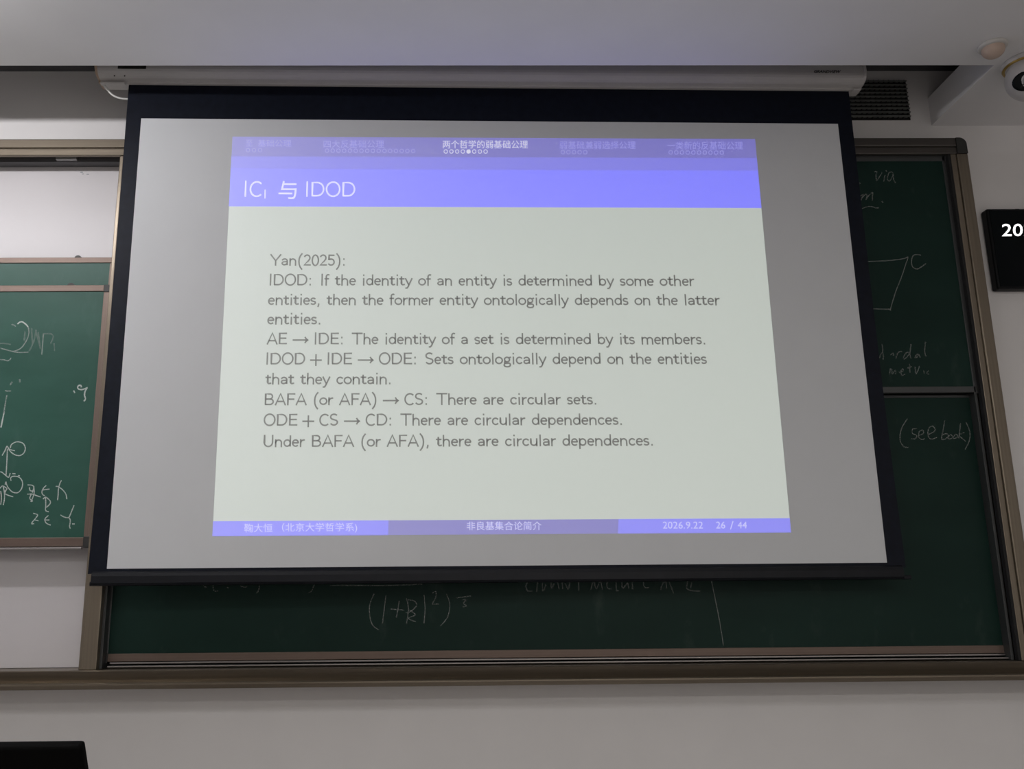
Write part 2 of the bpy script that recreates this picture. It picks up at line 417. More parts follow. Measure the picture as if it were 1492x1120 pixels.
# left bay, rear board
rt = zz(YBR, (60, 375)); rt2 = zz(YBR, (60, 383))
lr = chalkboard('green chalkboard showing a narrow band between two rails, rear board of the left bay', XLEFT, fx1, rt-1.12, rt, YBR, .028, rt-rt2, .035, M['green_dusty'], M['rose'], M['rose_v'], ())
stopper(108.5, 118, 374, YBR, rt, lr)
B2 = (0, 440, 9.33); B3 = (0, 540, 7.0); B4 = (0, 680, 9.33)
yb = YBF+.004
chalk_part([[(240,295),(270,272),(300,268),(330,285),(360,310),(380,335)]], B2, yb, lf, M['chalk'], 2.0)
chalk_part([[(160,305),(185,308),(210,330)], [(0,625),(60,640),(150,665),(250,683),(385,680)], [(0,780),(60,785),(100,797),(130,785),(150,760)],
            [(590,430),(580,560),(568,712)], [(380,335),(390,370),(392,430),(370,500),(330,570),(290,620),(230,655),(170,670)]], B2, yb, lf, M['chalk_mid'], 1.6)
chalk_part([[(400,660),(460,530),(490,380)], [(490,400),(550,630)], [(520,410),(545,600)], [(595,430),(690,428)], [(690,428),(725,470),(690,560)], [(735,560),(742,660)],
            [(340,400),(330,520)], [(430,360),(440,560)], [(0,560),(60,562),(140,575)]], B2, yb, lf, M['chalk_faint'], 2.2, 'faint half-wiped chalk')
chalk_part([[(200,90),(202,115)], [(122,115),(105,142)], [(55,205),(110,207)], [(70,250),(55,330),(40,430)]], B3, yb, lf, M['chalk_mid'], 2.0)
chalk_part([[(40,430),(28,490),(10,575)], [(752,205),(762,224)], [(830,165),(825,150),(805,150),(792,165),(800,185),(830,192),(860,185),(890,172)], [(888,175),(868,210),(862,250),(872,285),(858,308)]], B3, yb, lf, M['chalk'], 2.0)
chalk_part([[(22,862),(50,815),(72,770),(95,800),(150,815)], [(75,800),(70,930),(62,1060)],
            [(105,785),(115,755),(150,730),(195,725),(240,745),(258,790),(245,835),(210,862),(170,862),(125,840),(90,805)],
            [(5,1030),(20,1035),(60,1068),(88,1085),(103,1045)], [(130,1048),(155,1050)], [(185,1068),(200,1070)]], B3, yb, lf, M['chalk'], 1.5)
chalk_part([[(150,185),(145,155),(165,132),(210,128),(260,140),(295,180),(308,235),(290,300),(250,345),(210,352),(160,335),(110,280),(85,225),(80,205),(70,240)],
            [(0,290),(30,260),(60,270),(95,300),(60,330)], [(45,275),(60,350),(60,440),(45,515)], [(60,360),(110,385),(175,405)], [(10,330),(20,420),(10,510)], [(90,300),(65,360)],
            [(380,245),(430,248),(455,265),(455,300),(440,345)], [(400,280),(410,320),(450,330)], [(375,370),(440,370),(500,392),(550,408)], [(460,265),(465,350),(445,420),(420,470)],
            [(420,380),(405,430),(440,460),(425,470)], [(625,255),(590,290),(570,340),(580,375),(605,390)], [(590,312),(670,302)],
            [(835,185),(815,220),(795,300),(790,380),(783,450)], [(760,265),(790,268),(850,310),(895,370),(908,435)],
            [(585,435),(620,412),(660,435)], [(620,420),(622,520),(620,590),(660,610)], [(640,425),(680,460),(680,500),(630,550)],
            [(455,632),(510,650),(490,690),(430,765),(460,772)], [(470,720),(520,732)], [(655,662),(620,695),(610,725),(630,765),(685,790)], [(615,722),(668,722)],
            [(825,655),(870,680),(915,690),(940,680),(975,600),(1005,525)], [(935,690),(955,720),(950,780),(945,805),(955,835)], [(985,775),(1012,775)]], B4, yb, lf, M['chalk'], 1.5)

# --- right bay: frame
cf = empty('board_bay_frame', ((px0+rx1)/2, 0, z_lt), 'bronze aluminium frame of the wide right board bay, behind the screen', 'board frame')
rail('top_rail', px0+.046, rx1-.05, cf, M['bronze_shaded'])
bm = bmesh.new()
R_ = .035; prof = [(rx1-.05, z_rb)]; prof += [(rx1, z_rb), (rx1, z_rt-R_)]
for k in range(1, 8): prof.append((rx1-R_+R_*math.cos(PI/2*k/8), z_rt-R_+R_*math.sin(PI/2*k/8)))
prof += [(rx1-R_, z_rt), (rx1-.05, z_rt)]
a = [bm.verts.new((x, YF-.002, z)) for x, z in prof]; b = [bm.verts.new((x, -.03, z)) for x, z in prof]
for i in range(len(prof)): bm.faces.new((a[i], a[(i+1) % len(prof)], b[(i+1) % len(prof)], b[i]))
bm.faces.new(a); bm.faces.new(b)
props(link('corner_cap', bm, M['darkcap'], cf), 'dark rounded corner cap')
def pillar(x0, x1, ztop):
    bm = bmesh.new(); w = x1-x0
    bm_box(bm, x0, x0+w*.32, YF+.006, -.03, z_lt, ztop, .003)
    bm_box(bm, x0+w*.32, x0+w*.36, YF+.012, -.03, z_lt, ztop)
    bm_box(bm, x0+w*.36, x1, YF, -.03, z_lt, ztop, .005)
    return link('pillar', bm, M['bronze_v'], cf)
def pillar_plain(x0, x1, ztop):
    bm = bmesh.new(); w = x1-x0
    bm_box(bm, x0, x0+.018, YF+.010, -.03, z_lt, ztop, .003)
    bm_box(bm, x0+.018, x1, YF, -.03, z_lt, ztop, .004)
    return link('pillar', bm, M['bronze_v'], cf)
pillar_plain(px0, px1, z_rb-.001)
pillar(rx0, rx1, z_rb-.001)
box('back_panel', (px1, rx0, YW, -.001, z_lt, z_rb), M['blackgap'], cf)
for (xa, xb) in ((px1, px1+.012), (rx0-.030, rx0-.018)):
    box('guide_track', (xa, xb, YF+.03, YW-.002, z_lt+.002, z_rb-.002), M['greyalu'], cf, .001)

box('gap_shade', (rx0-.013, rx0-.001, YF+.006, YF+.03, z_lt+.002, z_rb-.002), M['blackgap'], cf)  # black strip painting in the shade of the gap beside the right pillar
# upper and lower boards of the right bay
uz1 = zz(YBF, (1300, 226)); uz1b = zz(YBF, (1300, 234.5)); uz0b = zz(YBF, (1340, 563)); uz0 = zz(YBF, (1340, 571.8))
ux1 = xx(YBF, (1384.5, 240), (1396.5, 330), (1428.5, 545)); ux0 = px1+.02
ub = chalkboard('upper dark green chalkboard, right of the screen, with a chalked quadrilateral and letter C', ux0, ux1, uz0, uz1, YBF, .028, uz1-uz1b, uz0b-uz0, M['green'], M['greyalu'], M['greyalu'], ('br',))
lz1 = zz(YBR, (1340, 575)); lz0b = zz(YBR, (200, 950.8), (1400, 941.3)); lz0 = zz(YBR, (200, 963), (1400, 952.3))
lx1 = xx(YBR, (1441, 728), (1471, 900)); lx0 = xx(YBR, (152.5, 880))
lb = chalkboard('lower dark green chalkboard below the screen, with chalked formula and see book', lx0, lx1, lz0, lz1, YBR, .030, .014, lz0b-lz0, M['green'], M['rose'], M['greyalu'], ('br', 'bl'), topm=M['greyalu'])
zr = zz(YBR-.03, (300, 971), (1300, 961.5))
for (ya, za, zb_) in ((YBR-.030, zr+.001, zr+.007), (YBR-.004, zr+.013, zr+.020)):
    box('bottom_track', (px1+.03, rx0-.03, ya, ya+.010, za, zb_), M['silver'], cf, .001)
B6 = (1240, 230, 9.325); B5 = (1240, 480, 9.325); B7 = (1192, 180, 3.733)
yu = YBF+.004
chalk_part([[(315,190),(350,185),(340,240),(350,305),(390,250),(420,200)], [(460,235),(455,270),(445,315)], [(470,170),(485,180)],
            [(570,215),(555,190),(520,200),(495,260),(500,305),(525,310),(555,270),(570,215),(575,270),(590,315),(605,335)],
            [(95,510),(125,520),(165,495),(150,540),(135,575),(170,520),(205,490),(215,520),(205,565),(240,510),(285,475),(295,480),(290,530),(292,575)],
            [(420,590),(435,605)], [(60,690),(150,685),(200,668),(250,658),(300,665),(340,680),(375,677)], [(105,340),(130,346)]], B6, yu, ub, M['chalk_thin'], 1.4)
chalk_part([[(230,752),(270,750),(380,745),(460,735),(490,725)], [(490,725),(455,830),(420,920),(395,1005),(393,1015)], [(260,1007),(300,1007),(395,1010)],
            [(560,715),(520,715),(508,750),(515,780),(540,790),(560,780),(585,762)]], B7, yu, ub, M['chalk_thin'], 1.4)
chalk_part([[(420,200),(432,290),(400,340),(388,390)], [(432,300),(440,370),(435,415)], [(540,340),(570,320),(580,350)], [(610,390),(640,310),(690,300)],
            [(815,200),(800,330),(815,390)], [(800,320),(760,310),(715,370),(730,400),(795,330)], [(925,340),(890,340),(870,380),(900,370),(920,340),(940,380)], [(1012,170),(1000,280),(1010,340),(1020,360)],
            [(525,600),(535,530),(555,560),(560,600),(600,555),(605,600)], [(655,580),(700,570),(710,535),(680,560),(690,620),(735,605)], [(795,470),(800,580)], [(770,520),(820,505)],
            [(870,510),(885,600),(930,500)], [(985,560),(1000,600)], [(1050,560),(1030,590),(1060,605)]], B5, yu, ub, M['chalk_faint'], 1.6, 'faint half-wiped chalk')
B8 = (1192, 460, 3.733); BF = (260, 820, 2.984); BG = (740, 820, 2.984); yl = YBR+.004
chalk_part([[(485,560),(455,610),(445,670),(465,710),(490,715)], [(535,612),(512,618),(515,640),(535,650),(530,668),(508,668)],
            [(548,650),(572,640),(570,622),(550,630),(548,660),(565,672),(578,668)], [(600,645),(635,625),(625,600),(602,612),(598,650),(615,670),(645,662)],
            [(688,570),(680,620),(672,668),(695,668),(708,650),(695,640),(675,650)], [(715,650),(705,665),(722,668),(732,655),(720,645)],
            [(745,645),(735,665),(755,662),(758,648),(745,643)], [(775,585),(770,625),(765,665)], [(795,635),(768,650),(800,680)], [(805,580),(825,630),(822,680),(800,725)]], B8, yl, lb, M['chalk_thin'], 1.35)
chalk_part([[(850,135),(832,180),(832,230),(845,270),(870,290)], [(902,143),(895,200),(887,262)], [(925,200),(980,205)], [(960,165),(948,235)],
            [(992,155),(1000,200),(992,262)], [(995,160),(1025,165),(1035,185),(1010,210),(990,215)], [(1005,205),(1030,225),(1000,240),(1030,255)], [(1068,140),(1072,200),(1068,262)],
            [(1105,130),(1120,125),(1118,150),(1105,178),(1130,178)], [(1165,135),(1180,180),(1170,235),(1140,272)], [(1210,152),(1270,143)], [(1235,160),(1252,160),(1238,175),(1252,185),(1238,190)],
            [(105,80),(110,100),(122,105)], [(148,80),(150,95),(155,120),(172,122)], [(210,105),(218,108)], [(270,100),(285,105),(298,103)], [(352,80),(352,100),(348,120),(340,130)], [(592,85),(588,100),(580,120),(565,130)],
            [(660,97),(760,97),(900,98),(1060,92)]], BF, yl, lb, M['chalk_thin'], 1.35)
chalk_part([[(95,70),(85,85),(78,100),(85,120),(105,122)], [(130,75),(125,122)], [(150,75),(152,122),(165,95)], [(185,75),(190,110),(200,90)], [(215,75),(222,112)], [(235,75),(238,112)], [(250,90),(262,112),(272,75)],
            [(308,70),(308,120)], [(362,115),(372,80),(385,112),(400,80),(412,115)], [(440,75),(430,90),(435,110),(450,112)], [(470,65),(472,118),(482,118)], [(495,80),(500,110),(520,88),(525,110)], [(540,75),(542,112)],
            [(600,72),(590,85),(595,105),(612,108)], [(665,115),(670,95),(685,80),(690,110)], [(700,80),(705,90),(720,130)], [(785,70),(780,85),(778,110),(800,120),(835,122)], [(800,85),(795,105)]], BG, yl, lb, M['chalk_faint'], 1.9, 'faint chalk, half hidden by the screen')
chalk_part([[(885,75),(900,150),(920,250),(937,358)]], BG, yl, lb, M['chalk_thin'], 1.3)

# --- the ledge that runs under both bays
le = empty('chalk_ledge', (0, 0, z_lb), 'long bronze chalk ledge running along the wall under both board bays', 'ledge')
bm = bmesh.new()
bm_extrude_profile(bm, [(-.001, z_lt), (YF-.007, z_lt), (YF-.012, z_lt-.004), (YF+.012, z_lf-.002), (-.001, z_lf-.002)], XLEFT, 3.2)
link('ledge_body', bm, M['bronze'], le)
bm = bmesh.new()
bm_extrude_profile(bm, [(-.001, z_lf-.004), (YF-.004, z_lf-.004), (YF-.03, z_lf+.004), (YF-.036, z_lf), (YF-.036, z_lf-.006), (YF-.032, z_lb), (-.001, z_lb)], XLEFT, 3.2)
link('ledge_lip', bm, M['bronze'], le)

# ------------------------------------------------------------------ projection screen
SX, SY, SROT = .228, -.25, math.atan(.0179)
ps = empty('projection_screen', (SX, SY, 3.60), 'pulled-down projection screen with black border hanging in front of the boards', 'projection screen', rotz=SROT)
PSI = MW[ps.name].inverted()
nrm = Matrix.Rotation(SROT, 4, 'Z') @ Vector((0, 1, 0))
def scr(u, v):
    d = ray(u, v); p0 = Vector((SX, SY, 0)); k = (p0-EYE).dot(nrm)/d.dot(nrm)
    q = PSI @ (EYE+d*k)
    return q.x, q.z
def sheet(name, poly, ly, mt, parent, th=.0005):
    """thin sheet with outline poly [(lx,lz)], front face at ly"""
    bm = bmesh.new(); a = [bm.verts.new((x, ly, z)) for x, z in poly]; b = [bm.verts.new((x, ly+th, z)) for x, z in poly]
    n = len(poly)
    for i in range(n): bm.faces.new((a[i], a[(i+1) % n], b[(i+1) % n], b[i]))
    bm.faces.new(a); bm.faces.new(list(reversed(b)))
    return link(name, bm, mt, parent, local=True)
w0 = (scr(205, 173)[0]+scr(156.5, 829.5)[0])/2; w1 = (scr(1220, 180)[0]+scr(1293, 818.5)[0])/2
wt = (scr(205, 173)[1]+scr(1220, 180)[1])/2; wbt = (scr(156.5, 829.5)[1]+scr(1293, 818.5)[1])/2
b0 = (scr(183, 180)[0]+scr(164.7, 425)[0])/2; b1 = (scr(1240, 177)[0]+scr(1273.5, 447)[0])/2
zbt = (scr(131, 855)[1]+scr(1327, 842.5)[1])/2; zbar = zbt+.060
ztop = (scr(190, 126)[1]+scr(1235, 134)[1])/2+.02
# black fabric, slightly waisted between the bars
n = 14; poly = []
for i in range(n+1):
    t = i/n; poly.append((b1+.011*(2*t-1)**2*(1 if t > .5 else .2), ztop+(zbar-.01-ztop)*t))
for i in range(n, -1, -1):
    t = i/n; poly.append((b0-.009*(2*t-1)**2*(1 if t > .5 else .2), ztop+(zbar-.01-ztop)*t))
props(sheet('black_border', poly, 0, M['blk'], ps, .001), 'black fabric border')
sheet('viewing_surface', [(w0, wbt), (w1, wbt), (w1, wt), (w0, wt)], -.0008, M['scr'], ps)
xb0 = scr(131, 850)[0]; xb1 = scr(1327, 841)[0]
bm = bmesh.new()
prof = [(-.004, zbar), (-.012, zbar-.006), (-.016, zbar-.02), (-.017, zbt+.012), (-.012, zbt+.003), (-.004, zbt), (.008, zbt), (.013, zbt+.012), (.013, zbar-.02), (.005, zbar)]
bm_extrude_profile(bm, prof, xb0+.008, xb1-.035)
bar = link('bottom_bar', bm, M['bar'], ps, local=True)
for (xa, xb) in ((xb1-.036, xb1), (xb0, xb0+.01)):
    bm = bmesh.new(); bm_box(bm, xa, xb, -.010, .008, zbt, zbt+.018, .004); link('bar_end', bm, M['bar'], bar, local=True)
# housing: quarter-round case
hx0 = scr(137, 112)[0]*3.87/3.93; hx1 = scr(1262, 112)[0]*3.89/3.97
zh0 = ztop-.026
def hprof(g=0.0, dz=0.0):
    pr = [(.045+g, .012-g), (-.014, .012-g)]
    pr += [(-.014, .020-g), (-.030-g*.5, .022-g)]
    for k in range(0, 7):
        a_ = PI/2*k/6; pr.append((-.030-(.045+g)*math.sin(a_), .065-(.043+g)*math.cos(a_)))
    pr += [(-.075-g, .150), (-.060, .165+g), (.045+g, .165+g)]
    return [(y, zh0+z+dz) for y, z in pr]
bm = bmesh.new(); bm_extrude_profile(bm, hprof(), hx0+.012, hx1-.012)
hs = props(link('housing', bm, M['hous'], ps, local=True), 'long white roller case')
for k, (xa, xb, mm) in enumerate(((hx0, hx0+.0125, 'endcap'), (hx1-.0125, hx1, 'hous'))):
    bm = bmesh.new(); bm_extrude_profile(bm, hprof(.005, .009), xa, xb)
    o = link('end_cap', bm, M[mm], hs, local=True)
    if k == 0: o['label'] = 'tan end cap'
# light lower lip and corner plates beside the cloth
for (xa, xb) in ((hx0+.013, b0-.012), (b1+.012, hx1-.013)):
    bm = bmesh.new(); bm_box(bm, xa, xb, -.03, -.006, zh0+.002, zh0+.0115, .002); link('slot_plate', bm, M['hous'], hs, local=True)
yfr = -.0765
def hz(u, v):   # photo pixel -> housing front plane, local
    d = ray(u, v); p0 = Vector((SX, SY, 0))+nrm*yfr; k = (p0-EYE).dot(nrm)/d.dot(nrm); q = PSI @ (EYE+d*k); return q.x, q.z
xa, za = hz(171.5, 99.8); xb, zb_ = hz(213, 95)
bm = bmesh.new(); bm_box(bm, xa, xb, yfr-.0005, yfr+.0012, za, zb_+.012); props(link('label_plate', bm, M['lab'], hs, local=True), 'dark rating label')
for (u, v) in ((163, 121.5), (178, 121.5)):
    x, z = hz(u, v); z = zh0+.027; bm = bmesh.new()
    bmesh.ops.create_uvsphere(bm, u_segments=10, v_segments=6, radius=.0035, matrix=Matrix.Translation((x, -.053, z)))
    link('screw', bm, M['lab'], hs, local=True)
# white cord looping out of the left end of the case
def scr_at(u, v, ly):
    d = ray(u, v); p0 = Vector((SX, SY, 0))+nrm*ly; k = (p0-EYE).dot(nrm)/d.dot(nrm); return PSI @ (EYE+d*k)
cord = [(152, 124), (157, 131), (163, 137.5), (170, 141.5), (178, 143.7), (187, 144.3), (197, 143.5)]
ys = [-.03, -.022, -.014, -.006, .001, .008, .014]
bm = bmesh.new(); sp = spline(cord, 5)
pts = [scr_at(q[0], q[1], ys[min(int(i/5), 6)]+(ys[min(int(i/5)+1, 6)]-ys[min(int(i/5), 6)])*(i/5 % 1)) for i, q in enumerate(sp)]
bm_tube(bm, pts, .0048); props(link('power_cord', bm, M['cable'], ps, local=True, smooth=True), 'white power cord in a loose loop')
for lx_ in (-1.2, 0.0, 1.2):
    bm = bmesh.new(); bm_box(bm, lx_-.02, lx_+.02, -.03, .01, zh0+.160, ZT-3.60); link('hanger', bm, M['steel'], ps, local=True)

# ------------------------------------------------------------------ lettering
def arc(cx, cy, rx, ry, a0, a1, n=14):
    return [(cx+rx*math.cos(math.radians(a0+(a1-a0)*k/n)), cy+ry*math.sin(math.radians(a0+(a1-a0)*k/n))) for k in range(n+1)]
XH, CH, DS = .406, .655, -.17      # stroke-centre heights
G = {  # thin sans letters: advance, strokes
 'a': (.481, [arc(.225,.265,.165,.14,150,0,10)+[(.39,.04)], [(.39,.235)]+arc(.21,.135,.135,.095,85,275,10)+[(.31,.065),(.39,.12)]]),
 'b': (.517, [[(.085,.04),(.085,CH)], arc(.265,.222,.18,.185,180,-180,22)]),
 'c': (.444, [arc(.245,.222,.18,.185,42,318,18)]),
 'd': (.517, [[(.43,.04),(.43,CH)], arc(.25,.222,.18,.185,0,360,22)]),
 'e': (.444, [[(.07,.235),(.39,.235)]+arc(.225,.235,.165,.172,0,180,12)+arc(.235,.215,.175,.178,180,310,10)]),
 'f': (.306, [[(.12,.0),(.12,.50)]+arc(.235,.53,.115,.125,180,60,8), [(.03,.40),(.27,.40)]]),
 'g': (.50, [arc(.235,.275,.15,.135,0,360,18), [(.36,.39),(.46,.41)], [(.14,.17)]+arc(.15,.115,.06,.06,110,250,6)+[(.33,.055)]+arc(.33,-.045,.10,.10,80,-80,8)+arc(.24,-.06,.19,.10,300,150,10)+arc(.17,-.02,.10,.075,190,110,5)]),
 'h': (.517, [[(.085,0),(.085,CH)], [(.085,.22)]+arc(.255,.25,.17,.155,170,0,10)+[(.425,0)]]),
 'i': (.239, [[(.12,0),(.12,.43)], [(.12,.60),(.12,.655)]]),
 'l': (.239, [[(.12,0),(.12,CH)]]),
 'm': (.794, [[(.085,0),(.085,.43)], [(.085,.24)]+arc(.24,.265,.155,.14,170,0,9)+[(.395,0)], [(.395,.24)]+arc(.55,.265,.155,.14,170,0,9)+[(.705,0)]]),
 'n': (.517, [[(.085,0),(.085,.43)], [(.085,.22)]+arc(.255,.25,.17,.155,170,0,10)+[(.425,0)]]),
 'o': (.50, [arc(.25,.222,.20,.185,0,360,24)]),
 'p': (.517, [[(.085,DS),(.085,.43)], arc(.265,.222,.18,.185,180,-180,22)]),
 'r': (.342, [[(.085,0),(.085,.43)], [(.085,.22),(.11,.31),(.17,.375),(.24,.40),(.31,.405)]]),
 's': (.383, [arc(.19,.315,.135,.092,35,180,9)[:-1]+[(.055,.30),(.10,.245),(.20,.22),(.30,.185),(.32,.13)]+arc(.18,.125,.14,.088,0,-145,9)]),
 't': (.361, [[(.14,.54),(.14,.12)]+arc(.225,.125,.085,.085,180,290,7)+[(.33,.06)], [(.02,.405),(.31,.405)]]),
 'u': (.517, [[(.085,.43),(.085,.18)]+arc(.255,.185,.17,.145,180,350,10)+[(.43,.25)], [(.43,.43),(.43,0)]]),
 'y': (.461, [[(.03,.43),(.235,.02)], [(.43,.43),(.235,.02),(.18,-.10),(.12,-.165),(.04,-.165)]]),
 'A': (.667, [[(.04,0),(.333,.675),(.627,0)], [(.14,.21),(.525,.21)]]),
 'B': (.667, [[(.11,.03),(.11,CH),(.34,CH)]+arc(.36,.505,.155,.15,90,-90,9)+[(.11,.355)], [(.36,.355)]+arc(.39,.195,.18,.16,90,-90,9)+[(.11,.035)]]),
 'C': (.639, [arc(.37,.33,.29,.325,50,310,22)]),
 'D': (.722, [[(.11,.035),(.11,CH),(.32,CH)]+arc(.34,.345,.30,.31,90,-90,18)+[(.11,.035)]]),
 'E': (.597, [[(.53,CH),(.11,CH),(.11,.035),(.54,.035)], [(.11,.36),(.50,.36)]]),
 'F': (.569, [[(.52,CH),(.11,CH),(.11,0)], [(.11,.345),(.47,.345)]]),
 'I': (.278, [[(.14,0),(.14,.69)]]),
 'O': (.736, [arc(.368,.345,.31,.335,0,360,28)]),
 'S': (.556, [arc(.275,.51,.20,.155,40,180,9)+[(.085,.44),(.15,.38),(.28,.34),(.42,.295),(.475,.22)]+arc(.27,.19,.205,.165,5,-150,10)]),
 'T': (.681, [[(.03,CH),(.65,CH)], [(.34,0),(.34,CH)]]),
 'U': (.688, [[(.105,.69),(.105,.26)]+arc(.344,.26,.24,.235,180,360,14)+[(.584,.69)]]),
 'Y': (.667, [[(.02,.68),(.333,.29),(.645,.68)], [(.333,.29),(.333,0)]]),
 '2': (.50, [arc(.235,.47,.175,.18,155,-25,10)+[(.30,.27),(.06,.035),(.45,.035)]]),
 '0': (.50, [arc(.25,.325,.19,.325,0,360,24)]),
 '5': (.50, [[(.42,.64),(.105,.64),(.10,.35)]+arc(.235,.215,.19,.19,125,-145,14)]),
 '(': (.389, [[(.31,.74),(.20,.60),(.135,.43),(.12,.25),(.135,.07),(.20,-.10),(.31,-.24)]]),
 ')': (.389, [[(.08,.74),(.19,.60),(.255,.43),(.27,.25),(.255,.07),(.19,-.10),(.08,-.24)]]),
 ':': (.278, [[(.14,.01),(.14,.07)], [(.14,.37),(.14,.43)]]),
 '.': (.278, [[(.13,.01),(.13,.07)]]),
 ',': (.278, [[(.14,.07),(.14,.01),(.10,-.11)]]),
 '+': (1.222, [[(.28,.25),(.94,.25)], [(.61,-.08),(.61,.58)]]),
 '>': (1.556, [[(.333,.25),(1.215,.25)], [(1.06,.42),(1.12,.33),(1.225,.25),(1.12,.17),(1.06,.08)]]),
 ' ': (.333, []), '~': (.46, []),
}
def quadmap(p, q, dv0, dv1):
    """em-space mapper: baseline from photo pixel p to q"""
    pass
def line_part(text, uL, vL, uR, vR, ly, mt, name, label=None, wem=.088):
    adv = sum(G[c][0] for c in text)
    first, last = text[0], text[-1]
    lb_ = min(p[0] for s in G[first][1] for p in s)-wem/2; re_ = G[last][0]-max(p[0] for s in G[last][1] for p in s)-wem/2
    em = (uR-uL)/(adv-lb_-re_)
    x = -lb_; bm = bmesh.new()
    for c in text+'~':
        if not G[c][1] or c in '+>':          # a space, or a sign standing alone: the word is done
            if len(bm.faces):
                o = link(name, bm, mt, slide, local=True); bm = bmesh.new()
                if label: o['label'] = label
        for s in G[c][1]:
            Lf, Rt = ribbon(bm, [(px+x, py) for px, py in s], wem)
            lv = []; rv = []
            for a_, b_ in zip(Lf, Rt):
                for P_, o_ in ((a_, lv), (b_, rv)):
                    u = uL+P_.x*em; v = vL+(vR-vL)*(u-uL)/(uR-uL)-P_.y*em*1.0
                    u -= P_.y*em*((u-590)/5930.0)*1.0 - 0  # uprights follow the screen's own verticals
                    X, Z = scr(u, v); o_.append(bm.verts.new((X, ly, Z)))
            for i in range(len(lv)-1): bm.faces.new((lv[i], lv[i+1], rv[i+1], rv[i]))
        if c in '+>':
            o = link(name, bm, mt, slide, local=True); bm = bmesh.new()
            if label: o['label'] = label
        x += G[c][0]
    bm.free()
    return em

# thrown slide
def pq(*pts): return [scr(u, v) for u, v in pts]
TL, TR, BR, BL = (338.9, 199.3), (1100.0, 202.8), (1152.3, 775.4), (309.7, 781.0)
def le_(v): return TL[0]+(BL[0]-TL[0])*(v-TL[1])/(BL[1]-TL[1])
def re__(v): return TR[0]+(BR[0]-TR[0])*(v-TR[1])/(BR[1]-TR[1])
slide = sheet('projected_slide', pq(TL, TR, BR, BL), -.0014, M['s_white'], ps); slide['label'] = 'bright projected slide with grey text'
def band(name, va, vb, vc, vd, mt, ly=-.0019, ua=None, ub_=None, uc=None, ud=None):
    """top edge va(left)..vb(right), bottom edge vc(left)..vd(right)"""
    return sheet(name, pq((ua if ua else le_(va), va), (ub_ if ub_ else re__(vb), vb), (uc if uc else re__(vd), vd), (ud if ud else le_(vc), vc)), ly, mt, slide, .0004)
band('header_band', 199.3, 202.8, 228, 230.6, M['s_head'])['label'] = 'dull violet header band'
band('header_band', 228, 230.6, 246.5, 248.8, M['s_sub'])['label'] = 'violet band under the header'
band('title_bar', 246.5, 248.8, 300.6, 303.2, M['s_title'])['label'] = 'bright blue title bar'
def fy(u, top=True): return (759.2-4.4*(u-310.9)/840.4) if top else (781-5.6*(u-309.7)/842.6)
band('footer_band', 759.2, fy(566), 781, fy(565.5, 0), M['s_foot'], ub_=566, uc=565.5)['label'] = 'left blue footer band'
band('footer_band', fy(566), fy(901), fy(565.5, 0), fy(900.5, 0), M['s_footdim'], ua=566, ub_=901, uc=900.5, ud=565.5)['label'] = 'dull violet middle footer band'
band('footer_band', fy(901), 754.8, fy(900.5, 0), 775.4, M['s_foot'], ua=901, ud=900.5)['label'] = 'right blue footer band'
LINES = [
 ('Yan(2025):', 393.2, 386.8, 502, 387), ('IDOD:~If~the~identity~of~an~entity~is~determined~by~some~other', 393, 415.6, 1012.3, 416.6),
 ('entities,~then~the~former~entity~ontologically~depends~on~the~latter', 390.5, 444.2, 1049.4, 444.6), ('entities.', 389.4, 472.5, 466.6, 472.5),
 ('AE>IDE:~The~identity~of~a~set~is~determined~by~its~members.', 388.5, 501.4, 1027.3, 501.6), ('IDOD+IDE>ODE:~Sets~ontologically~depend~on~the~entities', 388.2, 530.8, 1030, 530.2),
 ('that~they~contain.', 386, 559.8, 569, 559.6), ('BAFA~(or~AFA)>CS:~There~are~circular~sets.', 385.7, 590, 868.6, 589.2),
 ('ODE+CS>CD:~There~are~circular~dependences.', 384, 620, 906, 618.8), ('Under~BAFA~(or~AFA),~there~are~circular~dependences.', 384, 651, 951, 649)]
G['~'] = (.345, []); G[';'] = (.11, [])
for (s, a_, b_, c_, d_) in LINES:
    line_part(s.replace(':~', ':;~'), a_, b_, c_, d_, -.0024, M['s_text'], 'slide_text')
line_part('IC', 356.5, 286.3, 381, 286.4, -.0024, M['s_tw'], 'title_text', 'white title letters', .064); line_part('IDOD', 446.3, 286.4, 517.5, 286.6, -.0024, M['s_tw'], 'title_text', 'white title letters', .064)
bm = bmesh.new()
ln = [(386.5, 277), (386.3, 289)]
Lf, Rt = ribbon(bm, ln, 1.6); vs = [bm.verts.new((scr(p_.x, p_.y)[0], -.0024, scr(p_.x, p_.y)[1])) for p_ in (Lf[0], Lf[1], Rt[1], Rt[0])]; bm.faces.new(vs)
props(link('title_text', bm, M['s_tw'], slide, local=True), 'white title subscript')

